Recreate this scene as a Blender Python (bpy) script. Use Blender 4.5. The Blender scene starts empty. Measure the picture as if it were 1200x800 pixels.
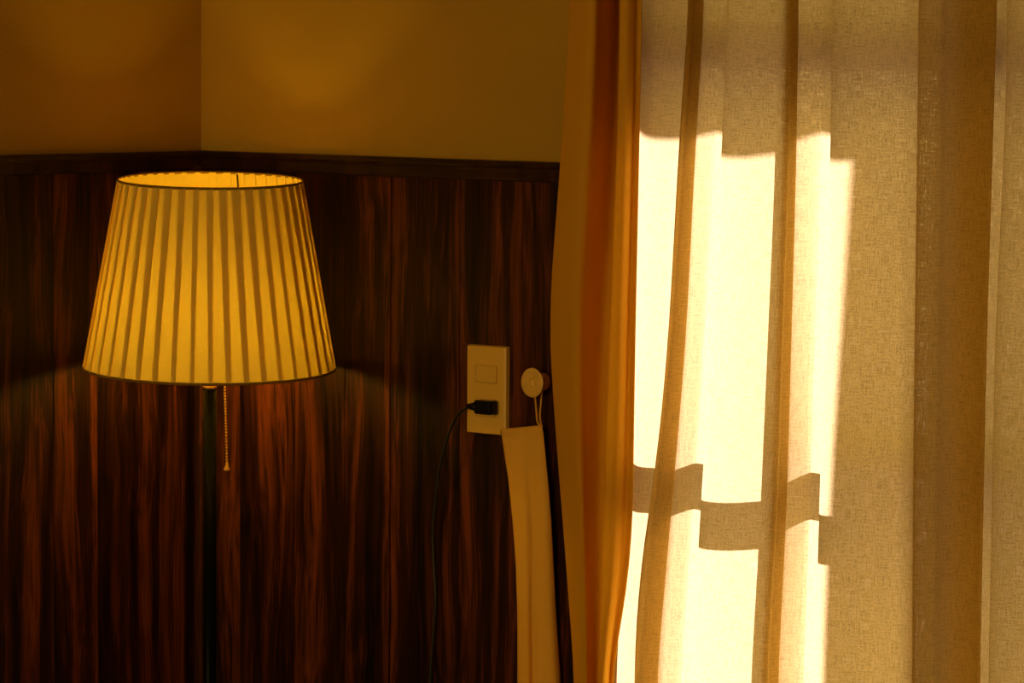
import bpy, bmesh, math, random
from mathutils import Vector, Matrix

random.seed(4)
PI = math.pi
sc = bpy.context.scene
COL = sc.collection

# ------------------------------------------------------------------ camera
F_PX = 5000.0                       # focal length in pixels of a 1200 px wide frame
THETA = math.radians(42.0)          # how far the back wall turns away from the image plane
PITCH = math.atan2(366.0, F_PX)
CAM = Vector((4.544, -4.361, 1.55))
ROLL = math.radians(0.3)
Fh = Vector((-math.sin(THETA), math.cos(THETA), 0))
Rh = Vector((math.cos(THETA), math.sin(THETA), 0))
Fv = (Fh * math.cos(PITCH) + Vector((0, 0, -1)) * math.sin(PITCH)).normalized()
Uh = Rh.cross(Fv).normalized()
Rv = Rh * math.cos(ROLL) + Uh * math.sin(ROLL)
Uv = Rv.cross(Fv).normalized()
cd = bpy.data.cameras.new('camera')
cd.sensor_width = 36.0
cd.lens = 36.0 * F_PX / 1200.0
cd.clip_end = 200
cam = bpy.data.objects.new('camera', cd)
COL.objects.link(cam)
cam.matrix_world = Matrix(((Rv.x, Uv.x, -Fv.x, CAM.x), (Rv.y, Uv.y, -Fv.y, CAM.y),
                           (Rv.z, Uv.z, -Fv.z, CAM.z), (0, 0, 0, 1)))
sc.camera = cam

# ------------------------------------------------------------------ world, sun, exposure
SUN_AZ, SUN_EL = math.radians(-25.0), math.radians(30.5)
SUN = Vector((math.sin(SUN_AZ) * math.cos(SUN_EL), -math.cos(SUN_AZ) * math.cos(SUN_EL), -math.sin(SUN_EL)))
w = bpy.data.worlds.new('world')
sc.world = w
w.use_nodes = True
bg = w.node_tree.nodes['Background']
bg.inputs['Color'].default_value = (1.0, 0.69, 0.25, 1)
bg.inputs['Strength'].default_value = 1.85
sl = bpy.data.lights.new('sun', 'SUN')
sl.energy = 19.0
sl.color = (1.0, 0.78, 0.94)
sl.angle = math.radians(0.53)
so = bpy.data.objects.new('sun', sl)
COL.objects.link(so)
so.rotation_mode = 'QUATERNION'
so.rotation_quaternion = SUN.to_track_quat('-Z', 'Y')
so.location = (2.6, 2.5, 3.2)
# added fill light in an unseen opening behind the camera, brightens the room
al = bpy.data.lights.new('fill_front', 'AREA')
al.shape = 'RECTANGLE'
al.size, al.size_y = 2.4, 1.4
al.energy = 36.0
al.color = (1.0, 0.62, 0.18)
ao = bpy.data.objects.new('fill_front', al)
COL.objects.link(ao)
ao.rotation_euler = (math.radians(90), 0, 0)      # shines along +y
ao.location = (1.5, -5.63, 1.5)
vs = sc.view_settings
vs.view_transform = 'Standard'
vs.look = 'None'
vs.gamma = 1.0
vs.use_curve_mapping = False
vs.exposure = 0.0
sc.cycles.use_denoising = True
sc.cycles.max_bounces = 12
sc.cycles.diffuse_bounces = 6
sc.cycles.transparent_max_bounces = 16
sc.cycles.sample_clamp_indirect = 6.0

# ------------------------------------------------------------------ geometry from measured points
def ray(px, py):
    return (Fv * F_PX + Rv * (px - 600.0) - Uv * (py - 400.0)).normalized()

def at_y(px, py, d):
    """point seen at a pixel on the plane d in front of the back wall"""
    r = ray(px, py)
    return CAM + r * ((-d - CAM.y) / r.y)

def at_x(px, py, d):
    r = ray(px, py)
    return CAM + r * ((d - CAM.x) / r.x)

def project(p):
    v = Vector(p) - CAM
    z = v.dot(Fv)
    return 600.0 + F_PX * v.dot(Rv) / z, 400.0 - F_PX * v.dot(Uv) / z

def lerp_table(tab, y):
    if y <= tab[0][0]:
        return tab[0][1]
    for (a, va), (b, vb) in zip(tab, tab[1:]):
        if y <= b:
            t = (y - a) / (b - a)
            return va + (vb - va) * t
    return tab[-1][1]

def smooth_table(tab, y):
    s = 0.0
    for k in (-60, -30, 0, 30, 60):
        yy = min(max(y + k, tab[0][0]), tab[-1][0])
        s += lerp_table(tab, yy)
    return s / 5.0

# ------------------------------------------------------------------ mesh helpers
def link(name, mesh, mat=None, parent=None, smooth=False):
    o = bpy.data.objects.new(name, mesh)
    COL.objects.link(o)
    if mat is not None and not mesh.materials:
        mesh.materials.append(mat)
    if parent is not None:
        o.parent = parent
    if smooth:
        for p in mesh.polygons:
            p.use_smooth = True
    return o

def from_bm(name, bm, mat=None, parent=None, smooth=False):
    me = bpy.data.meshes.new(name)
    bm.normal_update()
    bm.to_mesh(me)
    bm.free()
    return link(name, me, mat, parent, smooth)

def add_box(bm, lo, hi, bevel=0.0, seg=2):
    vs_ = [bm.verts.new((x, y, z)) for x in (lo[0], hi[0]) for y in (lo[1], hi[1]) for z in (lo[2], hi[2])]
    idx = [(0, 1, 3, 2), (4, 6, 7, 5), (0, 4, 5, 1), (2, 3, 7, 6), (0, 2, 6, 4), (1, 5, 7, 3)]
    fs = [bm.faces.new([vs_[i] for i in f]) for f in idx]
    if bevel > 0:
        es = set(e for f in fs for e in f.edges)
        bmesh.ops.bevel(bm, geom=list(es), offset=bevel, segments=seg, affect='EDGES', profile=0.6)

def box(name, lo, hi, mat, parent=None, bevel=0.0, seg=2):
    bm = bmesh.new()
    add_box(bm, lo, hi, bevel, seg)
    bmesh.ops.recalc_face_normals(bm, faces=bm.faces[:])
    return from_bm(name, bm, mat, parent)

def add_lathe(bm, prof, n=32, M=None, closed=False):
    """prof: list of (radius, z), revolved about local z, then moved by M"""
    rings = []
    for r, z in prof:
        if r < 1e-6:
            rings.append([bm.verts.new((0, 0, z))])
        else:
            rings.append([bm.verts.new((r * math.cos(2 * PI * i / n), r * math.sin(2 * PI * i / n), z)) for i in range(n)])
    if closed:
        rings_next = rings[1:] + rings[:1]
        pairs = list(zip(rings, rings_next))
    else:
        pairs = list(zip(rings, rings[1:]))
    for a, b in pairs:
        for i in range(n):
            j = (i + 1) % n
            if len(a) == 1 and len(b) == 1:
                continue
            if len(a) == 1:
                bm.faces.new((a[0], b[i], b[j]))
            elif len(b) == 1:
                bm.faces.new((a[i], b[0], a[j]))
            else:
                bm.faces.new((a[i], b[i], b[j], a[j]))
    if M is not None:
        vv = [v for ring in rings for v in ring]
        bmesh.ops.transform(bm, matrix=M, verts=vv)

def lathe(name, prof, mat, parent=None, n=32, M=None, closed=False):
    bm = bmesh.new()
    add_lathe(bm, prof, n, M, closed)
    bmesh.ops.recalc_face_normals(bm, faces=bm.faces[:])
    return from_bm(name, bm, mat, parent, True)

def catmull(pts, n=6):
    out = []
    P = [pts[0] * 2 - pts[1]] + list(pts) + [pts[-1] * 2 - pts[-2]]
    for i in range(1, len(P) - 2):
        p0, p1, p2, p3 = P[i - 1:i + 3]
        for k in range(n):
            t = k / n
            out.append(0.5 * ((2 * p1) + (p2 - p0) * t + (2 * p0 - 5 * p1 + 4 * p2 - p3) * t * t
                              + (3 * p1 - p0 - 3 * p2 + p3) * t * t * t))
    out.append(P[-2])
    return out

def add_tube(bm, pts, r, n=8, cap=True):
    rings = []
    up = Vector((0.31, 0.17, 0.93))
    for i, p in enumerate(pts):
        a = pts[max(0, i - 1)]
        b = pts[min(len(pts) - 1, i + 1)]
        t = (b - a).normalized()
        u = t.cross(up)
        if u.length < 1e-3:
            u = t.cross(Vector((1, 0, 0)))
        u.normalize()
        v = t.cross(u)
        rr = r(i / (len(pts) - 1)) if callable(r) else r
        rings.append([bm.verts.new(p + (u * math.cos(2 * PI * k / n) + v * math.sin(2 * PI * k / n)) * rr) for k in range(n)])
    for a, b in zip(rings, rings[1:]):
        for k in range(n):
            bm.faces.new((a[k], a[(k + 1) % n], b[(k + 1) % n], b[k]))
    if cap:
        bm.faces.new(rings[0][::-1])
        bm.faces.new(rings[-1])

def tube(name, pts, r, mat, parent=None, n=8):
    bm = bmesh.new()
    add_tube(bm, pts, r, n)
    bmesh.ops.recalc_face_normals(bm, faces=bm.faces[:])
    return from_bm(name, bm, mat, parent, True)

def thing(name, label, cat, loc=(0, 0, 0), group=None):
    o = bpy.data.objects.new(name, None)
    COL.objects.link(o)
    o.location = loc
    o.empty_display_size = 0.1
    o['label'] = label
    o['category'] = cat
    if group:
        o['group'] = group
    return o

def adopt(child, root):
    """parent without moving (mesh data is written in world space)"""
    child.parent = root
    child.matrix_parent_inverse = Matrix.Translation(root.location).inverted() if root.type == 'EMPTY' else Matrix.Identity(4)
    return child

def structure(o):
    o['kind'] = 'structure'
    return o

# ------------------------------------------------------------------ materials
def new_mat(name):
    m = bpy.data.materials.new(name)
    m.use_nodes = True
    nt = m.node_tree
    nt.nodes.clear()
    out = nt.nodes.new('ShaderNodeOutputMaterial')
    return m, nt, out

def N(nt, kind, **kw):
    n = nt.nodes.new(kind)
    for k, v in kw.items():
        if k in n.inputs:
            n.inputs[k].default_value = v
        else:
            setattr(n, k, v)
    return n

def principled(name, col, rough=0.5, metal=0.0, spec=0.5, var=0.0, scale=30, bump=0.0):
    m, nt, out = new_mat(name)
    p = N(nt, 'ShaderNodeBsdfPrincipled')
    p.inputs['Base Color'].default_value = (*col, 1)
    p.inputs['Roughness'].default_value = rough
    p.inputs['Metallic'].default_value = metal
    p.inputs['Specular IOR Level'].default_value = spec
    nt.links.new(p.outputs[0], out.inputs[0])
    if var or bump:
        tc = N(nt, 'ShaderNodeTexCoord')
        no = N(nt, 'ShaderNodeTexNoise')
        no.inputs['Scale'].default_value = scale
        no.inputs['Detail'].default_value = 5
        nt.links.new(tc.outputs['Object'], no.inputs['Vector'])
        if var:
            r = N(nt, 'ShaderNodeValToRGB')
            r.color_ramp.elements[0].position = 0.3
            r.color_ramp.elements[1].position = 0.7
            r.color_ramp.elements[0].color = (*[c * (1 - var) for c in col], 1)
            r.color_ramp.elements[1].color = (*[min(1, c * (1 + var)) for c in col], 1)
            nt.links.new(no.outputs['Fac'], r.inputs[0])
            nt.links.new(r.outputs[0], p.inputs['Base Color'])
        if bump:
            b = N(nt, 'ShaderNodeBump')
            b.inputs['Strength'].default_value = bump
            b.inputs['Distance'].default_value = 0.002
            nt.links.new(no.outputs['Fac'], b.inputs['Height'])
            nt.links.new(b.outputs[0], p.inputs['Normal'])
    return m

def wood_mat(name, dark, mid, light, rough=0.42, spec=0.22):
    m, nt, out = new_mat(name)
    L = nt.links.new
    p = N(nt, 'ShaderNodeBsdfPrincipled')
    p.inputs['Roughness'].default_value = rough
    p.inputs['Specular IOR Level'].default_value = spec
    tc = N(nt, 'ShaderNodeTexCoord')
    oi = N(nt, 'ShaderNodeObjectInfo')
    off = N(nt, 'ShaderNodeVectorMath', operation='SCALE')
    off.inputs[0].default_value = (37.0, 53.0, 11.0)
    L(oi.outputs['Random'], off.inputs['Scale'])
    add = N(nt, 'ShaderNodeVectorMath', operation='ADD')
    L(tc.outputs['Object'], add.inputs[0])
    L(off.outputs[0], add.inputs[1])
    # low frequency warp so the grain wanders and swirls
    mp0 = N(nt, 'ShaderNodeMapping')
    mp0.inputs['Scale'].default_value = (9.0, 9.0, 2.2)
    L(add.outputs[0], mp0.inputs['Vector'])
    warp = N(nt, 'ShaderNodeTexNoise')
    warp.inputs['Scale'].default_value = 1.0
    warp.inputs['Detail'].default_value = 2
    L(mp0.outputs[0], warp.inputs['Vector'])
    wv = N(nt, 'ShaderNodeVectorMath', operation='SCALE')
    wv.inputs['Scale'].default_value = 0.060
    L(warp.outputs['Color'], wv.inputs[0])
    add2 = N(nt, 'ShaderNodeVectorMath', operation='ADD')
    L(add.outputs[0], add2.inputs[0])
    L(wv.outputs[0], add2.inputs[1])
    # broad streaks
    mp1 = N(nt, 'ShaderNodeMapping')
    mp1.inputs['Scale'].default_value = (36.0, 36.0, 1.05)
    L(add2.outputs[0], mp1.inputs['Vector'])
    n1 = N(nt, 'ShaderNodeTexNoise')
    n1.inputs['Scale'].default_value = 1.0
    n1.inputs['Detail'].default_value = 4
    n1.inputs['Roughness'].default_value = 0.62
    L(mp1.outputs[0], n1.inputs['Vector'])
    # fine pores
    mp2 = N(nt, 'ShaderNodeMapping')
    mp2.inputs['Scale'].default_value = (340.0, 340.0, 7.0)
    L(add2.outputs[0], mp2.inputs['Vector'])
    n2 = N(nt, 'ShaderNodeTexNoise')
    n2.inputs['Scale'].default_value = 1.0
    n2.inputs['Detail'].default_value = 3
    L(mp2.outputs[0], n2.inputs['Vector'])
    mix = N(nt, 'ShaderNodeMath', operation='MULTIPLY_ADD')
    mix.inputs[1].default_value = 0.45
    L(n2.outputs['Fac'], mix.inputs[0])
    sub = N(nt, 'ShaderNodeMath', operation='SUBTRACT')
    L(n1.outputs['Fac'], sub.inputs[0])
    sub.inputs[1].default_value = 0.225
    L(sub.outputs[0], mix.inputs[2])
    r = N(nt, 'ShaderNodeValToRGB')
    e = r.color_ramp.elements
    e[0].position = 0.33
    e[0].color = (*dark, 1)
    e[1].position = 0.72
    e[1].color = (*light, 1)
    q = e.new(0.50)
    q.color = (*mid, 1)
    L(mix.outputs[0], r.inputs[0])
    L(r.outputs[0], p.inputs['Base Color'])
    b = N(nt, 'ShaderNodeBump')
    b.inputs['Strength'].default_value = 0.25
    b.inputs['Distance'].default_value = 0.0006
    L(mix.outputs[0], b.inputs['Height'])
    L(b.outputs[0], p.inputs['Normal'])
    L(p.outputs[0], out.inputs[0])
    return m

def cloth_mat(name, col, trans_col, trans, weave=0.35, thread=900.0, spot=0.0, gap=0.0):
    """woven cloth: diffuse front plus light passing through; UV is in metres along and down the cloth"""
    m, nt, out = new_mat(name)
    L = nt.links.new
    uv = N(nt, 'ShaderNodeUVMap')
    uv.uv_map = 'cloth'
    def streak(sx, sy, det=2.0):
        mp = N(nt, 'ShaderNodeMapping')
        mp.inputs['Scale'].default_value = (sx, sy, 1)
        L(uv.outputs[0], mp.inputs['Vector'])
        n = N(nt, 'ShaderNodeTexNoise')
        n.inputs['Scale'].default_value = 1.0
        n.inputs['Detail'].default_value = det
        L(mp.outputs[0], n.inputs['Vector'])
        return n.outputs['Fac']
    a = streak(thread, thread * 0.06)
    b = streak(thread * 0.06, thread)
    c = streak(thread * 0.5, thread * 0.5)
    s1 = N(nt, 'ShaderNodeMath', operation='ADD')
    L(a, s1.inputs[0]); L(b, s1.inputs[1])
    s2 = N(nt, 'ShaderNodeMath', operation='ADD')
    L(s1.outputs[0], s2.inputs[0]); L(c, s2.inputs[1])
    mr = N(nt, 'ShaderNodeMapRange')
    mr.inputs['From Min'].default_value = 1.1
    mr.inputs['From Max'].default_value = 1.9
    mr.inputs['To Min'].default_value = 1.0 - weave
    mr.inputs['To Max'].default_value = 1.0 + weave
    L(s2.outputs[0], mr.inputs['Value'])
    def tinted(colr, fac_out):
        mul = N(nt, 'ShaderNodeVectorMath', operation='SCALE')
        mul.inputs[0].default_value = colr
        L(fac_out, mul.inputs['Scale'])
        return mul.outputs[0]
    soft = N(nt, 'ShaderNodeMapRange')
    soft.inputs['From Min'].default_value = 1.1
    soft.inputs['From Max'].default_value = 1.9
    soft.inputs['To Min'].default_value = 1.0 - weave * 0.4
    soft.inputs['To Max'].default_value = 1.0 + weave * 0.4
    L(s2.outputs[0], soft.inputs['Value'])
    d = N(nt, 'ShaderNodeBsdfDiffuse')
    L(tinted(col, soft.outputs[0]), d.inputs['Color'])
    t = N(nt, 'ShaderNodeBsdfTranslucent')
    L(tinted(trans_col, mr.outputs[0]), t.inputs['Color'])
    mx = N(nt, 'ShaderNodeMixShader')
    mx.inputs[0].default_value = trans
    L(d.outputs[0], mx.inputs[1]); L(t.outputs[0], mx.inputs[2])
    res = mx.outputs[0]
    if gap:
        g = N(nt, 'ShaderNodeMapRange')
        g.inputs['From Min'].default_value = 1.62
        g.inputs['From Max'].default_value = 1.85
        g.inputs['To Min'].default_value = 0.0
        g.inputs['To Max'].default_value = gap
        L(s2.outputs[0], g.inputs['Value'])
        tr = N(nt, 'ShaderNodeBsdfTransparent')
        mg = N(nt, 'ShaderNodeMixShader')
        L(g.outputs[0], mg.inputs[0])
        L(res, mg.inputs[1]); L(tr.outputs[0], mg.inputs[2])
        res = mg.outputs[0]
    L(res, out.inputs[0])
    return m

M_paint = principled('cream_wall_paint', (0.48, 0.300, 0.027), 0.75, spec=0.2, var=0.03, scale=6, bump=0.05)
M_ceiling = principled('ceiling_paint', (0.70, 0.55, 0.22), 0.85, spec=0.2)
M_wood = wood_mat('dark_veneer', (0.003, 0.0008, 0.0004), (0.027, 0.0064, 0.0018), (0.170, 0.041, 0.0090))
M_rail = wood_mat('dark_rail_wood', (0.010, 0.004, 0.002), (0.030, 0.011, 0.005), (0.055, 0.02, 0.008), rough=0.38)
M_post = wood_mat('corner_fillet_wood', (0.012, 0.004, 0.0015), (0.040, 0.012, 0.004), (0.09, 0.026, 0.007), rough=0.22, spec=0.7)
M_floor = wood_mat('floor_boards', (0.05, 0.02, 0.008), (0.14, 0.06, 0.02), (0.22, 0.10, 0.04), rough=0.35)
M_gap = principled('dark_backing', (0.006, 0.003, 0.002), 0.9, spec=0.1)
M_linen = cloth_mat('backlit_linen', (0.50, 0.355, 0.085), (0.90, 0.73, 0.345), 0.52, weave=0.34, thread=820, gap=0.15)
M_drape = cloth_mat('thick_drape_cloth', (0.82, 0.475, 0.038), (0.94, 0.76, 0.13), 0.34, weave=0.08, thread=1500)
M_tie = cloth_mat('tieback_cloth', (0.92, 0.54, 0.09), (0.7, 0.42, 0.08), 0.04, weave=0.10, thread=1500)
M_shade = cloth_mat('lampshade_cloth', (0.90, 0.70, 0.115), (0.92, 0.68, 0.105), 0.21, weave=0.05, thread=1500)
M_ivory = principled('ivory_plastic', (0.88, 0.58, 0.10), 0.38, spec=0.5)
M_ivory2 = principled('ivory_button_plastic', (0.86, 0.57, 0.10), 0.33, spec=0.5)
M_knob = principled('pale_varnished_knob', (0.88, 0.57, 0.11), 0.35, spec=0.5, var=0.08, scale=90)
M_black = principled('black_plastic', (0.004, 0.005, 0.004), 0.34, spec=0.3)
M_cord = principled('dark_green_cord', (0.012, 0.022, 0.012), 0.35, spec=0.5)
M_pole = principled('black_enamel', (0.003, 0.004, 0.004), 0.28, spec=0.04)
M_brass = principled('aged_brass', (0.75, 0.50, 0.18), 0.32, metal=1.0)
M_chain = principled('gilt_beads', (0.95, 0.60, 0.10), 0.40, metal=0.1)
M_steel = principled('dark_ring_metal', (0.10, 0.06, 0.02), 0.4, metal=0.6)
M_tape = principled('brown_binding_tape', (0.24, 0.14, 0.022), 0.8, spec=0.1)
M_frame = principled('painted_window_frame', (0.16, 0.10, 0.05), 0.5, var=0.1, scale=20)
M_out = principled('outside_wood', (0.25, 0.17, 0.09), 0.8, var=0.15, scale=8)
M_ground = principled('pale_paving', (0.20, 0.17, 0.13), 0.9, var=0.1, scale=3)

def glass_mat():
    m, nt, out = new_mat('window_glass')
    t = N(nt, 'ShaderNodeBsdfTransparent')
    t.inputs['Color'].default_value = (0.93, 0.95, 0.93, 1)
    g = N(nt, 'ShaderNodeBsdfGlossy')
    g.inputs['Roughness'].default_value = 0.02
    mx = N(nt, 'ShaderNodeMixShader')
    mx.inputs[0].default_value = 0.06
    nt.links.new(t.outputs[0], mx.inputs[1])
    nt.links.new(g.outputs[0], mx.inputs[2])
    nt.links.new(mx.outputs[0], out.inputs[0])
    return m
M_glass = glass_mat()

def emit_mat(name, col, s):
    m, nt, out = new_mat(name)
    e = N(nt, 'ShaderNodeEmission')
    e.inputs['Color'].default_value = (*col, 1)
    e.inputs['Strength'].default_value = s
    nt.links.new(e.outputs[0], out.inputs[0])
    return m
M_bulb = emit_mat('warm_bulb', (1.0, 0.59, 0.06), 60.0)

# ------------------------------------------------------------------ room shell
RX, RY, RZ = 6.4, -5.6, 2.55        # far corners of the room
WT = 0.05                           # thickness of the window wall
OX0 = at_y(741, 400, 0.075).x + 0.466 * 0.120 - 0.052
OX1, OZ0, OZ1 = OX0 + 0.86, 0.32, 2.02     # window opening
RAIL_T = at_x(235, 176.5, 0.012).z  # top of the dado rail
print('window', OX0, OX1)
print('rail top', RAIL_T, 'corner', project((0, 0, RAIL_T)))

structure(box('floor', (-0.05, RY, -0.05), (RX, WT, 0), M_floor))
structure(box('ceiling', (-0.05, RY, RZ), (RX, WT, RZ + 0.05), M_ceiling))
wall_left = structure(box('wall_left', (-0.05, RY, 0), (0, WT, RZ), M_paint))
structure(box('wall_right', (RX, RY, 0), (RX + 0.05, WT, RZ), M_paint))
bm = bmesh.new()
add_box(bm, (-0.05, RY - 0.05, 0), (0.3, RY, RZ))
add_box(bm, (2.7, RY - 0.05, 0), (RX + 0.05, RY, RZ))
add_box(bm, (0.3, RY - 0.05, 0), (2.7, RY, 0.8))
add_box(bm, (0.3, RY - 0.05, 2.2), (2.7, RY, RZ))
structure(from_bm('wall_front', bm, M_paint))
bm = bmesh.new()
add_box(bm, (0, 0, 0), (OX0, WT, RZ))
add_box(bm, (OX1, 0, 0), (RX, WT, RZ))
add_box(bm, (OX0, 0, 0), (OX1, WT, OZ0))
add_box(bm, (OX0, 0, OZ1), (OX1, WT, RZ))
wall_back = structure(from_bm('wall_back', bm, M_paint))

# wainscot: every plank its own piece, joints recessed over a dark backing
PT = 0.010
PZ0, PZ1 = 0.09, RAIL_T - 0.020
def planks_back(edges):
    adopt(box('backing', (0.0, -0.003, PZ0), (edges[-1], 0.0, PZ1), M_gap), wall_back)
    for a, b in zip(edges, edges[1:]):
        g = 0.0011 if abs(a - 0.395) < 1e-6 else 0.0004
        h = 0.0011 if abs(b - 0.395) < 1e-6 else 0.0004
        adopt(box('plank', (a + g, -PT, PZ0), (b - h, -0.003, PZ1), M_wood, None, 0.0006, 1), wall_back)
def planks_left(edges):
    adopt(box('backing', (0.0, -edges[-1], PZ0), (0.003, -0.003, PZ1), M_gap), wall_left)
    for a, b in zip(edges, edges[1:]):
        adopt(box('plank', (0.003, -b + 0.0004, PZ0), (PT, -a - 0.0004, PZ1), M_wood, None, 0.0006, 1), wall_left)
planks_back([0.0105, 0.092, 0.205, 0.306, 0.395, 0.528, 0.645, 0.760, OX0 - 0.001])
planks_left([0.0105, 0.095, 0.215, 0.300, 0.425, 0.55, 0.70])
adopt(box('wainscot', (0.003, RY + 0.02, PZ0), (PT, -0.701, PZ1), M_wood), wall_left)
adopt(box('wainscot', (OX0, -PT, PZ0), (OX1, -0.003, OZ0 - 0.01), M_wood), wall_back)
adopt(box('wainscot', (OX1 + 0.02, -PT, PZ0), (RX, -0.003, PZ1), M_wood), wall_back)

def rail_profile():
    # (out from wall, height below top)
    return [(0.0, 0.0), (0.020, 0.0), (0.0225, -0.002), (0.0225, -0.006), (0.020, -0.009), (0.0165, -0.0105),
            (0.0155, -0.014), (0.0155, -0.024), (0.0145, -0.0265), (0.0115, -0.028), (0.0, -0.028)]
def rail(name, a, b, nrm):
    bm = bmesh.new()
    pr = rail_profile()
    ra = [bm.verts.new(a + nrm * o + Vector((0, 0, z))) for o, z in pr]
    rb = [bm.verts.new(b + nrm * o + Vector((0, 0, z))) for o, z in pr]
    n = len(pr)
    for i in range(n):
        bm.faces.new((ra[i], ra[(i + 1) % n], rb[(i + 1) % n], rb[i]))
    bm.faces.new(ra); bm.faces.new(rb)
    bmesh.ops.recalc_face_normals(bm, faces=bm.faces[:])
    return structure(from_bm(name, bm, M_rail))
rail('trim_1', Vector((0, 0, RAIL_T)), Vector((0, RY + 0.01, RAIL_T)), Vector((1, 0, 0)))
rail('trim_2', Vector((0, 0, RAIL_T)), Vector((OX0 - 0.002, 0, RAIL_T)), Vector((0, -1, 0)))
# square fillet standing in the corner of the panelling
structure(box('trim_3', (PT, -PT - 0.016, PZ0), (PT + 0.016, -PT, PZ1), M_post, None, 0.004, 3))
structure(box('baseboard_left', (0, RY + 0.01, 0), (0.016, -0.001, PZ0), M_rail, None, 0.003, 2))
structure(box('baseboard_back', (0.017, -0.016, 0), (RX, 0, PZ0), M_rail, None, 0.003, 2))

# ------------------------------------------------------------------ window
def sun_back(p, y):
    """where the ray that lights p crosses the plane y"""
    t = (y - p.y) / (-SUN.y)
    return p - SUN * t
YB = 0.020
D1T, D1B = 0.088, 0.092             # depth of the flat left part of the linen, high and low
bar_hi = sun_back(at_y(748, 552, D1B), YB).z
bar_lo = sun_back(at_y(748, 606, D1B), YB).z
tr_lo = sun_back(at_y(770, 155, D1T), YB).z + 0.012
tr_hi = tr_lo + 0.062
print('bar', bar_lo, bar_hi, 'transom', tr_lo, tr_hi)
win = structure(box('window_1', (OX0, 0.004, OZ0), (OX0 + 0.018, 0.044, OZ1), M_frame, None, 0.002, 1))
for n_, lo, hi in (
        ('window_stile', (OX1 - 0.05, 0.004, OZ0), (OX1, 0.044, OZ1)),
        ('window_head', (OX0 + 0.018, 0.004, OZ1 - 0.04), (OX1 - 0.05, 0.044, OZ1)),
        ('window_sill', (OX0 + 0.018, 0.004, OZ0), (OX1 - 0.05, 0.044, OZ0 + 0.04)),
        ('transom', (OX0 + 0.018, 0.006, tr_lo), (OX1 - 0.05, 0.038, tr_hi)),
        ('glazing_bar', (OX0 + 0.018, YB - 0.012, bar_lo + 0.007), (OX1 - 0.05, YB + 0.012, bar_hi - 0.007))):
    box(n_, lo, hi, M_frame, win, 0.0015, 1)
for x0, x1 in ((OX0 + 0.018, OX1 - 0.05),):
    for z0, z1 in ((OZ0 + 0.04, bar_lo + 0.007), (bar_hi - 0.007, tr_lo)):
        box('pane', (x0, YB - 0.002, z0), (x1, YB + 0.002, z1), M_glass, win)
box('pane', (OX0 + 0.018, YB - 0.002, tr_hi), (OX1 - 0.05, YB + 0.002, OZ1 - 0.04), M_glass, win)

# outside: paving, two unseen sun blockers added over the upper pane and right half
structure(box('ground', (-12, WT, -0.35), (14, 22, -0.30), M_ground))
EY = 0.72
ez = tr_lo - 0.026 + (EY - YB) * math.tan(SUN_EL) / math.cos(SUN_AZ)
structure(box('sun_block_upper', (-0.6, WT, ez), (4.0, EY, ez + 0.05), M_out))  # added unseen slab, its edge sets the curtain's upper shade line
# added blocker beside the window: keeps the low sun off the right half of the curtain
WX = OX1 + 0.02
edge = at_y(982, 420, 0.125)
WL = (WX - edge.x) / abs(math.tan(SUN_AZ)) + edge.y
print('wing length', WL, edge)
structure(box('sun_block_right', (WX, WT, -0.30), (WX + 0.10, WL, 2.6), M_out))

# ------------------------------------------------------------------ cloth sheets hung in folds
Z_TOP_VIS = at_y(900, -40, 0.1).z
Z_BOT_VIS = at_y(900, 830, 0.1).z
def solve_x(px_tab, d, z):
    """x on the plane y=-d at height z whose picture column follows the measured table"""
    zc = min(max(z, Z_BOT_VIS), Z_TOP_VIS)
    x = 1.2
    for _ in range(12):
        p0 = project((x, -d, zc)); p1 = project((x + 0.001, -d, zc))
        tgt = smooth_table(px_tab, min(max(p0[1], 0), 800))
        x += (tgt - p0[0]) / (p1[0] - p0[0]) * 0.001
    return x

def sheet(name, cols_fn, z_rows, mat, parent=None, n_sub=7, thick=0.0):
    rows = []
    for z in z_rows:
        pts = [Vector((x, -d, 0)) for x, d in cols_fn(z)]
        cur = catmull(pts, n_sub)
        rows.append([Vector((p.x, p.y, z)) for p in cur])
    nc = len(rows[0])
    ref = rows[len(rows) // 2]
    us = [0.0]
    for a, b in zip(ref, ref[1:]):
        us.append(us[-1] + (b - a).length)
    verts = [v for r in rows for v in r]
    faces = [(i * nc + j, i * nc + j + 1, (i + 1) * nc + j + 1, (i + 1) * nc + j) for i in range(len(rows) - 1) for j in range(nc - 1)]
    me = bpy.data.meshes.new(name)
    me.from_pydata(verts, [], faces)
    uvl = me.uv_layers.new(name='cloth')
    for lp in me.loops:
        i, j = divmod(lp.vertex_index, nc)
        uvl.data[lp.index].uv = (us[j], z_rows[i])
    o = link(name, me, mat, None, True)
    if thick:
        md = o.modifiers.new('thickness', 'SOLIDIFY')
        md.thickness = thick
        md.offset = 0
    if parent:
        adopt(o, parent)
    return o

def zlist(top, bot, n):
    return [top + (bot - top) * i / (n - 1) for i in range(n)]

def dep(z, t, b):
    """depth of a fold, from its value near the picture's top to its value near its foot"""
    k = (Z_TOP_VIS - z) / (Z_TOP_VIS - Z_BOT_VIS)
    k = min(max(k, -0.2), 1.25)
    k = k * k * (3 - 2 * k) if 0 < k < 1 else max(0.0, min(1.0, k))
    return t + (b - t) * k

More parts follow.
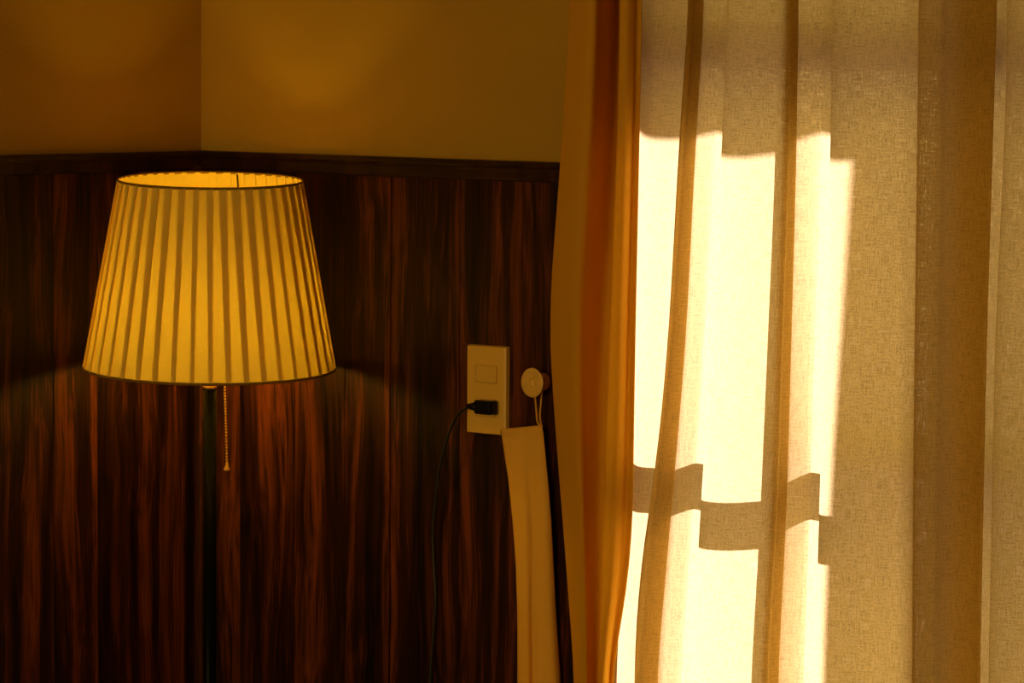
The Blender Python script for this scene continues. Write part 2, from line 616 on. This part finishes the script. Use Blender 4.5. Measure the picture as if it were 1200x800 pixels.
# each fold: picture columns of its left outline, of the end of its flat crest and of the start of the valley
# behind it, then depth of crest (high, low), depth of valley (high, low)
FOLDS = [
    ([(0, 805), (160, 793), (400, 779), (540, 765), (600, 756), (680, 744), (800, 738)],
     [(0, 813), (160, 801), (400, 786), (600, 765), (800, 745)],
     [(0, 847), (160, 840), (400, 827), (600, 814), (800, 800)], (0.106, 0.140), (0.066, 0.070)),
    ([(0, 850), (175, 843), (400, 830), (600, 818), (800, 805)],
     [(0, 925), (200, 921), (400, 914), (600, 907), (800, 895)],
     [(0, 967), (200, 964), (400, 957), (600, 951), (800, 944)], (0.110, 0.138), (0.062, 0.068)),
    ([(0, 972), (200, 969), (400, 962), (600, 956), (800, 950)],
     [(0, 1020), (400, 1014), (800, 1010)],
     [(0, 1062), (400, 1058), (800, 1054)], (0.110, 0.142), (0.092, 0.108)),
    ([(0, 1073), (400, 1068), (600, 1066), (800, 1065)],
     [(0, 1104), (400, 1098), (800, 1094)],
     [(0, 1166), (400, 1154), (800, 1146)], (0.135, 0.150), (0.088, 0.088)),
    ([(0, 1177), (150, 1174), (400, 1162), (600, 1158), (800, 1154)],
     [(0, 1235), (800, 1215)],
     [(0, 1270), (800, 1255)], (0.130, 0.145), (0.080, 0.080)),
    ([(0, 1290), (800, 1280)], [(0, 1330), (800, 1320)], [(0, 1360), (800, 1355)], (0.13, 0.145), (0.08, 0.08)),
    ([(0, 1400), (800, 1385)], [(0, 1440), (800, 1425)], [(0, 1470), (800, 1455)], (0.13, 0.145), (0.08, 0.08)),
    ([(0, 1520), (800, 1500)], [(0, 1560), (800, 1540)], [(0, 1590), (800, 1570)], (0.13, 0.145), (0.08, 0.08)),
]
TUCK = {}
FLAP = {3: 0.085}
def linen_cols(z):
    out = []
    out.append((solve_x([(0, 742), (640, 731), (800, 709)], 0.046, z), 0.046))
    xc0 = solve_x(FOLDS[0][0], dep(z, *FOLDS[0][3]), z)
    dv = dep(z, 0.078, 0.082)
    xa = (out[0][0] + xc0) / 2 - 0.012
    out.append((xa, dv))
    for k, (ta, tb, tc, cdp, vdp) in enumerate(FOLDS):
        dc, dn = dep(z, *cdp), dep(z, *vdp)
        xc = solve_x(ta, dc, z)
        g = dc - dv
        # hidden steep leg up to the crest, its rounded shoulder, then the crest itself
        tk = TUCK.get(k, 0.0)
        if tk:                          # the cloth runs on behind the crest and doubles back
            out.append((xc + tk - 0.012, dv + 0.002))
            out.append((xc + tk, dv + g * 0.22))
            out.append((xc + tk * 0.5, dv + g * 0.52))
        else:
            out.append((xc - 0.48 * g - 0.006, dv + 0.003))
            out.append((xc - 0.36 * g, dv + g * 0.22))
            out.append((xc - 0.22 * g, dv + g * 0.50))
        out.append((xc - 0.03 * g, dv + g * 0.80))
        out.append((xc + 0.004, dc - 0.003))
        rc = (0.012, 0.015, 0.010)[min(k, 2)]
        xb = solve_x(tb, dc - rc - 0.001, z)
        n_mid = 0 if k == 0 else 2
        for m in range(1, n_mid + 1):
            t = m / (n_mid + 1)
            out.append((xc + 0.004 + (xb - xc - 0.004) * t, dc - 0.001 - rc * t * t))
        out.append((xb, dc - rc - 0.001))
        # the leg turned away from the sun: steep at the crest, easing into the valley near the window
        d0 = dc - rc - 0.002
        h = d0 - dn
        xd = solve_x(tc, dn, z)
        if k == 2:
            for t in (0.35, 0.7):
                out.append((xb + (xd - xb) * t, d0 - h * t))
        elif k < 2:                         # the upper half of this leg is bunched in three layers
            fb = 1.55 if k == 0 else 1.15
            for t, o in ((0.06, 0.001), (0.18, 0.001), (0.26, 0.000), (0.24, -0.003), (0.15, -0.004), (0.04, -0.005),
                         (0.07, -0.008), (0.20, -0.008), (0.34, -0.006), (0.52, -0.002), (0.68, 0.0), (0.84, 0.0)):
                t = t * fb if t < 0.30 else 0.9 - (0.9 - t) * (0.9 - 0.3 * fb) / 0.6
                out.append((xb + (xd - xb) * (1 - math.cos(PI * t / 2)) + o, d0 - h * math.sin(PI * t / 2)))
        else:
            for t in (0.18, 0.38, 0.58, 0.79):
                out.append((xb + (xd - xb) * (1 - math.cos(PI * t / 2)), d0 - h * math.sin(PI * t / 2)))
        out.append((xd, dn))
        fl = FLAP.get(k)
        if fl:                              # the cloth doubles back behind the leg
            out.append((xd - 0.010, dn - 0.008))
            out.append((xd - fl + 0.004, dn - 0.007))
            out.append((xd - fl, dn - 0.014))
            out.append((xd - fl * 0.4, dn - 0.020))
            dn = dn - 0.020
        dv = dn
    out.append((out[-1][0] + 0.03, 0.08))
    return out

linen = thing('curtain', 'backlit pale linen curtain in loose folds drawn across the sunlit window', 'curtain', (1.5, -0.1, 0.04))
sheet('curtain_panel', linen_cols, zlist(2.10, 0.05, 60), M_linen, linen, 6)
bm = bmesh.new()
add_box(bm, (OX0 - 0.5, -0.14, 2.10), (OX1 + 0.45, -0.03, 2.13), 0.004, 2)
from_bm('curtain_rail', bm, M_frame)
structure(bpy.data.objects['curtain_rail']); bpy.data.objects['curtain_rail'].name = 'trim_4'

# thick drape pushed to the left of the window
L_EDGE = [(0, 677), (160, 667), (300, 657), (360, 651), (460, 656), (640, 670), (800, 682)]
FOLD2 = [(0, 725), (160, 722), (400, 713), (640, 705), (740, 703), (800, 697)]
R_EDGE = [(0, 752), (160, 749), (400, 744), (600, 741), (650, 740), (700, 733), (750, 724), (800, 714)]
def mixtab(a, b, t):
    ys = sorted(set([p[0] for p in a] + [p[0] for p in b]))
    return [(y, lerp_table(a, y) * (1 - t) + lerp_table(b, y) * t) for y in ys]
def drape_cols(z):
    out = []
    xe = solve_x(L_EDGE, 0.062, z)
    xr0 = solve_x([(0, 742), (400, 737), (640, 728), (800, 706)], 0.027, z)
    # three unseen layers added close to the wall to hold back the sun
    xl = xe + 0.030
    for x, d in ((xr0, 0.0175), (xr0 - 0.006, 0.0175), ((xr0 + xl) / 2, 0.0170), (xl + 0.006, 0.0175), (xl, 0.0195), (xl + 0.006, 0.0220),
                 ((xr0 + xl) / 2, 0.0230), (xr0 - 0.008, 0.0225), (xr0 - 0.002, 0.0250), (xr0 - 0.008, 0.0275), ((xr0 + xl) / 2, 0.0285),
                 (xe + 0.018, 0.0300), (xe + 0.008, 0.0340)):
        out.append((x, d))
    out.append((xe + 0.002, 0.045))
    out.append((xe, 0.062))
    out.append((xe + 0.006, 0.082))
    out.append((solve_x(mixtab(L_EDGE, FOLD2, 0.20), 0.112, z), 0.112))
    out.append((solve_x(mixtab(L_EDGE, FOLD2, 0.40), 0.116, z), 0.116))
    out.append((solve_x(mixtab(L_EDGE, FOLD2, 0.58), 0.101, z), 0.101))
    dvd = dep(z, 0.046, 0.090)
    xv = solve_x(mixtab(L_EDGE, FOLD2, 0.93), dvd, z)
    out.append((xv, dvd))
    d2 = 0.125
    xf = solve_x(FOLD2, d2, z)
    out.append((xf - 0.006, dep(z, 0.074, 0.099)))
    out.append((xf - 0.001, dep(z, 0.108, 0.114)))
    out.append((xf + 0.003, d2))
    out.append((solve_x(mixtab(FOLD2, R_EDGE, 0.36), 0.127, z), 0.127))
    out.append((solve_x(mixtab(FOLD2, R_EDGE, 0.58), 0.119, z), 0.119))
    out.append((solve_x(mixtab(FOLD2, R_EDGE, 0.76), 0.108, z), 0.108))
    xr = solve_x(R_EDGE, 0.107, z)
    out.append((xr, 0.107))
    out.append((xr - 0.008, 0.1025))
    return out
drape = thing('drape', 'thick ochre drape gathered in narrow folds at the left end of the window', 'drape', (0.87, -0.08, 0.04))
sheet('drape_panel', drape_cols, zlist(2.10, 0.05, 60), M_drape, drape, 6, 0.0012)

# ------------------------------------------------------------------ floor lamp
LX, LY = 0.2156, -0.190
def lamp_z(py):
    r = ray(245, py)
    t = ((Vector((LX, LY, 0)) - CAM).dot(Fh)) / r.dot(Fh)
    return (CAM + r * t).z
ZB, ZT = lamp_z(431), lamp_z(211)
HS = ZT - ZB
lamp = thing('floor_lamp', 'black floor lamp with a pleated yellow fabric shade standing in the corner', 'floor lamp', (LX, LY, 0))
print('lamp', ZB, ZT, HS, project((LX, LY, ZB)))
RB, RT = 0.1765, 0.1285
NPL = 42
def shade_mesh():
    prof_h = [0.0, 0.25, 0.5, 0.75, 1.0]
    pitch = 2 * PI / NPL
    cols = []                        # (angle offset in pitches as function of h, radial offset)
    rows = []
    for h in prof_h:
        R = RB + (RT - RB) * h
        w_fab = RB * pitch * 1.50
        ov = max(0.05, (w_fab / (R * pitch) - 1) / 2)
        row = []
        for i in range(NPL):
            a0 = i * pitch
            jit = 0.10 * math.sin(i * 12.9898) * pitch
            oo = ov * (1 + 0.18 * math.sin(i * 7.31))
            for da, dr in ((0.0, 0.0002), (0.33, 0.0010), (0.66, 0.0017), (1.0, 0.0024), (1.0 - 0.02, 0.0012), (1.0 - oo, 0.0004),
                           (1.0 - oo + 0.01, -0.0006), (0.985, -0.0002)):
                jj = jit * (1 if 0.2 < da else 0)
                a = a0 + da * pitch + (jj if 0.2 < da < 1.01 else 0)
                row.append(((R + dr) * math.cos(a), (R + dr) * math.sin(a), HS * h))
        rows.append(row)
    nc = len(rows[0])
    verts = [v for r in rows for v in r]
    faces = []
    for i in range(len(rows) - 1):
        for j in range(nc):
            k = (j + 1) % nc
            faces.append((i * nc + j, i * nc + k, (i + 1) * nc + k, (i + 1) * nc + j))
    me = bpy.data.meshes.new('shade')
    me.from_pydata(verts, [], faces)
    uvl = me.uv_layers.new(name='cloth')
    for lp in me.loops:
        i, j = divmod(lp.vertex_index, nc)
        uvl.data[lp.index].uv = (j * 0.003, rows[i][0][2])
    return me
shade = link('shade', shade_mesh(), M_shade)
shade.parent = lamp
shade.location = (0, 0, ZB)
tilt_axis = Rh
TILT = Matrix.Rotation(math.radians(0.5), 4, Fh) @ Matrix.Rotation(math.radians(3.0), 4, tilt_axis)
shade.matrix_parent_inverse = Matrix.Identity(4)
# the shade sits a little askew, leaning towards the room
mid = Matrix.Translation((0, 0, HS * 0.5))
shade.matrix_local = Matrix.Translation((0, 0, ZB)) @ mid @ TILT @ mid.inverted()
def ring_prof(R, z, r=0.0016, n=8):
    return [(R + r * math.cos(2 * PI * k / n), z + 1.3 * r * math.sin(2 * PI * k / n)) for k in range(n)]
for R, z in ((RB + 0.0012, 0.000), (RT + 0.0012, HS)):
    lathe('shade_ring', ring_prof(R, z, 0.0015), M_tape, shade, 84, closed=True)
# spider and seam inside the shade
bm = bmesh.new()
for k in range(3):
    a = 2 * PI * k / 3 + 0.5
    add_tube(bm, [Vector((0.012 * math.cos(a), 0.012 * math.sin(a), HS * 0.10)), Vector(((RB - 0.02) * math.cos(a), (RB - 0.02) * math.sin(a), HS * 0.09))], 0.0016, 6)
add_lathe(bm, ring_prof(0.0165, HS * 0.10, 0.002), 24, None, True)
from_bm('shade_spider', bm, M_steel, shade, True)
sa = math.atan2(Fh.y, Fh.x) - 0.24
bm = bmesh.new()
add_tube(bm, [Vector(((RB - 0.003) * math.cos(sa), (RB - 0.003) * math.sin(sa), 0.004)), Vector(((RT - 0.003) * math.cos(sa), (RT - 0.003) * math.sin(sa), HS - 0.002))], 0.0012, 6)
from_bm('shade_seam', bm, M_steel, shade, True)

RP = 0.0093
bm = bmesh.new()
add_lathe(bm, [(0, 0.02), (RP, 0.02), (RP, ZB - 0.016), (0, ZB - 0.016)], 32)
bmesh.ops.recalc_face_normals(bm, faces=bm.faces[:])
pole = from_bm('pole', bm, M_pole, lamp, True)
pole.data.polygons.foreach_set('use_smooth', [True] * len(pole.data.polygons))
lathe('collar', [(0, ZB - 0.030), (RP + 0.0002, ZB - 0.030), (RP + 0.0012, ZB - 0.029), (RP + 0.0012, ZB - 0.025), (RP, ZB - 0.024), (0, ZB - 0.024)], M_brass, pole, 32)
lathe('base', [(0, 0), (0.125, 0), (0.128, 0.004), (0.126, 0.014), (0.105, 0.020), (0.03, 0.026), (0.014, 0.036), (0, 0.036)], M_pole, lamp, 48)
lathe('socket', [(0, ZB - 0.014), (0.013, ZB - 0.014), (0.0165, ZB - 0.008), (0.0165, ZB + 0.022), (0.0145, ZB + 0.026), (0, ZB + 0.026)], M_black, lamp, 32)
zb = ZB + 0.026
lathe('bulb', [(0.012, zb), (0.013, zb + 0.008), (0.020, zb + 0.020), (0.027, zb + 0.034), (0.0285, zb + 0.046), (0.025, zb + 0.060),
               (0.016, zb + 0.069), (0, zb + 0.0725)], M_bulb, lamp, 32)
# beaded pull chain hanging from the socket
c0 = Vector((LX, LY, 0)) + Rh * 0.021 - Fh * 0.012
zc1 = lamp_z(541)
chain_root = None
bm = bmesh.new()
nb = int((ZB + 0.004 - zc1) / 0.0041)
ztop = ZB + 0.004
for k in range(nb):
    z = ztop + (zc1 - ztop) * k / (nb - 1)
    c = c0 + Rh * (0.004 * k / nb) - Vector((LX, LY, 0))
    bmesh.ops.create_icosphere(bm, subdivisions=2, radius=0.0018, matrix=Matrix.Translation((c.x, c.y, z)))
add_tube(bm, [Vector((c0.x - LX, c0.y - LY, ztop)), Vector((c0.x - LX + Rh.x * 0.004, c0.y - LY + Rh.y * 0.004, zc1))], 0.0005, 5)
add_tube(bm, [Vector((c0.x - LX - Rh.x * 0.012, c0.y - LY - Rh.y * 0.012, ztop + 0.004)), Vector((c0.x - LX, c0.y - LY, ztop))], 0.0018, 6)
chain = from_bm('pull_chain', bm, M_chain, lamp, True)
ce = c0 + Rh * 0.004 - Vector((LX, LY, 0))
lathe('chain_pull', [(0, zc1 + 0.002), (0.0016, zc1 + 0.001), (0.0022, zc1 - 0.003), (0.0032, zc1 - 0.006), (0.0046, zc1 - 0.0085), (0.0044, zc1 - 0.0105), (0, zc1 - 0.011)],
      M_chain, chain, 20, Matrix.Translation((ce.x, ce.y, 0)))

# ------------------------------------------------------------------ switch and outlet plate
WP = PT                              # face of the planks
DF = WP + 0.0075                     # face of the plate
pl = at_y(547, 455, DF).x
prr = at_y(597.3, 457, WP).x
pfr = at_y(590.2, 457, DF).x
ztp = at_y(547, 404.5, DF).z
zbp = at_y(547, 505.5, DF).z
plate_t = thing('switch_plate', 'ivory wall plate with one switch and one outlet on the dark panelling', 'switch plate', ((pl + prr) / 2, -WP, (ztp + zbp) / 2))
bm = bmesh.new()
def quadring(x0, x1, z0, z1, d):
    return [bm.verts.new(p) for p in ((x0, -d, z0), (x1, -d, z0), (x1, -d, z1), (x0, -d, z1))]
bx = 0.0035
rings = [quadring(pl + bx - 0.0045, prr, zbp - 0.0016, ztp + 0.0016, WP), quadring(pl + bx - 0.0045, prr, zbp - 0.0016, ztp + 0.0016, WP + 0.002),
         quadring(pl + 0.0006, pfr + 0.0035, zbp - 0.0004, ztp + 0.0004, DF - 0.0012), quadring(pl + 0.0010, pfr, zbp, ztp, DF)]
for a, b in zip(rings, rings[1:]):
    for i in range(4):
        bm.faces.new((a[i], a[(i + 1) % 4], b[(i + 1) % 4], b[i]))
bm.faces.new(rings[-1]); bm.faces.new(rings[0][::-1])
bmesh.ops.recalc_face_normals(bm, faces=bm.faces[:])
adopt(from_bm('plate', bm, M_ivory), plate_t)
def on_face(name, x0, y0, x1, y1, d0, d1, mat, bev=0.0006):
    a = at_y(x0, (y0 + y1) / 2, d1); b = at_y(x1, (y0 + y1) / 2, d1)
    zt = at_y((x0 + x1) / 2, y0, d1).z; zz = at_y((x0 + x1) / 2, y1, d1).z
    return adopt(box(name, (a.x, -d1, zz), (b.x, -d0, zt), mat, None, bev, 2), plate_t)
M_seam = principled('ivory_shadow_gap', (0.64, 0.42, 0.072), 0.6)  # shade of the gaps painted as a darker ivory
on_face('button_gap_shade', 556.6, 427.6, 582, 449, DF - 0.001, DF + 0.0005, M_seam, 0.0002)
on_face('outlet_gap_shade', 556.4, 466.8, 580.2, 488.2, DF - 0.001, DF + 0.0005, M_seam, 0.0002)
on_face('switch_button', 557.5, 428.5, 581, 448, DF - 0.001, DF + 0.0026, M_ivory2, 0.0009)
on_face('switch_marker', 558.5, 435, 560, 440.5, DF + 0.0020, DF + 0.0031, M_knob, 0.0002)
on_face('outlet_face', 557, 467.5, 579.5, 487.5, DF - 0.001, DF + 0.0018, M_ivory2, 0.0007)

# ------------------------------------------------------------------ power cord with its plug
pz = at_y(566, 477, DF + 0.012).z
px1 = at_y(575.5, 477, DF + 0.016).x
px0 = at_y(556, 477, DF + 0.016).x
cord = thing('power_cord', 'thin dark green power cord plugged into the ivory wall outlet', 'power cord', (px0, -DF, 0.0))
plug = adopt(box('plug', (px0, -(DF + 0.0185), pz - 0.0098), (px1, -(DF + 0.0012), pz + 0.0098), M_black, None, 0.0035, 3), cord)
bm = bmesh.new()
pr_d = DF + 0.012
add_lathe(bm, [(0, 0), (0.0068, 0), (0.0064, 0.006), (0.0050, 0.0075), (0.0048, 0.012), (0.0036, 0.014), (0.0030, 0.019), (0, 0.019)], 20,
          Matrix.Translation((px0 + 0.002, -pr_d, pz)) @ Matrix.Rotation(-PI / 2, 4, 'Y'))
bmesh.ops.recalc_face_normals(bm, faces=bm.faces[:])
sr = from_bm('strain_relief', bm, M_black, None, True)
adopt(sr, plug)
pts = [Vector((px0 - 0.012, -pr_d, pz))]
for px, py, d in ((538, 484, 0.030), (530, 498, 0.028), (522, 521, 0.025), (515, 550, 0.022), (511, 582, 0.018), (507.5, 620, 0.0155),
                  (508.5, 660, 0.0155), (510.5, 700, 0.0165), (508, 742, 0.0165), (505, 782, 0.0165), (504, 820, 0.0165)):
    pts.append(at_y(px, py, d))
lx = pts[-1].x
pts += [Vector((lx + 0.004, -0.02, 0.42)), Vector((lx, -0.025, 0.15)), Vector((lx - 0.01, -0.04, 0.02)), Vector((lx - 0.04, -0.08, 0.0030)), Vector((LX + 0.155, -0.16, 0.0030)), Vector((LX + 0.124, -0.185, 0.004))]
adopt(tube('cord', catmull(pts, 6), 0.0019, M_cord, None, 8), cord)

# ------------------------------------------------------------------ holdback knob and the tieback on it
kb = at_y(637.5, 447, WP)
knob = thing('holdback_knob', 'round pale knob with a dished face on the dark panelling beside the switch plate', 'knob', (kb.x, -WP, kb.z))
KM = Matrix.Translation((kb.x, -WP, kb.z)) @ Matrix.Rotation(PI / 2, 4, 'X')
adopt(lathe('knob_base', [(0, 0), (0.0118, 0), (0.0122, 0.0015), (0.0115, 0.0036), (0.0085, 0.0052), (0.0062, 0.0075), (0, 0.0075)], M_knob, None, 36, KM), knob)
adopt(lathe('knob_stem', [(0, 0.006), (0.0060, 0.006), (0.0052, 0.010), (0.0058, 0.0145), (0.0085, 0.0185), (0, 0.0185)], M_knob, None, 32, KM), knob)
adopt(lathe('knob_face', [(0, 0.0165), (0.009, 0.0170), (0.0165, 0.0205), (0.0198, 0.0228), (0.0203, 0.0240), (0.0196, 0.0250), (0.0150, 0.0246),
                    (0.0085, 0.0236), (0.0062, 0.0232), (0.0058, 0.0220), (0.0048, 0.0212), (0, 0.0212)], M_knob, None, 48, KM), knob)

tie = thing('tieback', 'ochre cloth curtain tieback hanging by its loop from the round knob', 'tieback', (kb.x, -0.02, 0.8))
TL = [(496, 586), (520, 590), (560, 596), (600, 600.5), (660, 605), (720, 607), (800, 607), (900, 606)]
TM = [(496, 612), (520, 616), (560, 619), (600, 622), (660, 622), (720, 622), (800, 622.5), (900, 624)]
TR = [(496, 636), (520, 638), (560, 642), (600, 645.5), (660, 648.5), (720, 651.5), (800, 657), (900, 663)]
def tie_x(tab, d, z):
    x = 0.72
    for _ in range(10):
        p0 = project((x, -d, z)); p1 = project((x + 0.001, -d, z))
        x += (lerp_table(tab, min(max(p0[1], 496), 900)) - p0[0]) / (p1[0] - p0[0]) * 0.001
    return x
zt_l = at_y(587, 502.5, 0.024).z
zt_r = at_y(634, 497.5, 0.024).z
def tie_rows():
    zs = [0.0, 0.004, 0.0075, 0.009, 0.02] + [0.04 + 0.03 * i for i in range(15)]
    return zs
def tie_sheet(name, spec, mat, parent, back):
    rows = []
    for s in tie_rows():
        k = min(1.0, s / 0.40)
        row = []
        for t, tabs, d_t, d_b in spec:
            d = d_t + (d_b - d_t) * k
            zt = zt_l + (zt_r - zt_l) * t
            z = zt - s
            x = tie_x(tabs, d, z)
            # hem: a slightly proud band along the top edge
            dd = d + (0.0012 if 0.0 < s < 0.008 else 0.0)
            row.append(Vector((x, -dd, z)))
        rows.append(catmull(row, 4))
    nc = len(rows[0])
    me = bpy.data.meshes.new(name)
    me.from_pydata([v for r in rows for v in r], [], [(i * nc + j, i * nc + j + 1, (i + 1) * nc + j + 1, (i + 1) * nc + j) for i in range(len(rows) - 1) for j in range(nc - 1)])
    uvl = me.uv_layers.new(name='cloth')
    for lp in me.loops:
        i, j = divmod(lp.vertex_index, nc)
        uvl.data[lp.index].uv = (j * 0.004, rows[i][j].z)
    o = link(name, me, mat, None, True)
    md = o.modifiers.new('thickness', 'SOLIDIFY')
    md.thickness = 0.0018
    md.offset = 0
    return adopt(o, parent)
tie_sheet('tieback_band', [(0.0, TL, 0.021, 0.0165), (0.18, mixtab(TL, TM, 0.35), 0.0240, 0.0270), (0.36, mixtab(TL, TM, 0.72), 0.0260, 0.0350),
                           (0.49, mixtab(TL, TM, 0.94), 0.0255, 0.0310), (0.54, mixtab(TM, TR, 0.06), 0.0250, 0.0270), (0.68, mixtab(TM, TR, 0.35), 0.0255, 0.0300),
                           (0.86, mixtab(TM, TR, 0.75), 0.0255, 0.0280), (1.0, TR, 0.0235, 0.0155)], M_tie, tie, 0)
# cord loop over the stem of the knob
sy = -(WP + 0.0115)
kx, kz = kb.x, kb.z
end = at_y(634.5, 498, 0.0245)
lp_ = [at_y(629.5, 492, 0.026), at_y(628.2, 476, 0.0265), at_y(626.5, 463, 0.0265), Vector((kx - 0.0090, sy - 0.004, kz - 0.004)), Vector((kx - 0.0055, sy, kz + 0.0050)), Vector((kx, sy, kz + 0.0075)),
       Vector((kx + 0.0060, sy, kz + 0.0040)), Vector((kx + 0.0075, sy, kz - 0.004)), at_y(634.2, 470, 0.0225), at_y(633.0, 486, 0.0240), end + Vector((0, 0, -0.003))]
lp_ = [end + Vector((-0.002, 0, -0.003))] + lp_
adopt(tube('tieback_loop', catmull(lp_, 5), 0.00135, M_tie, None, 8), tie)
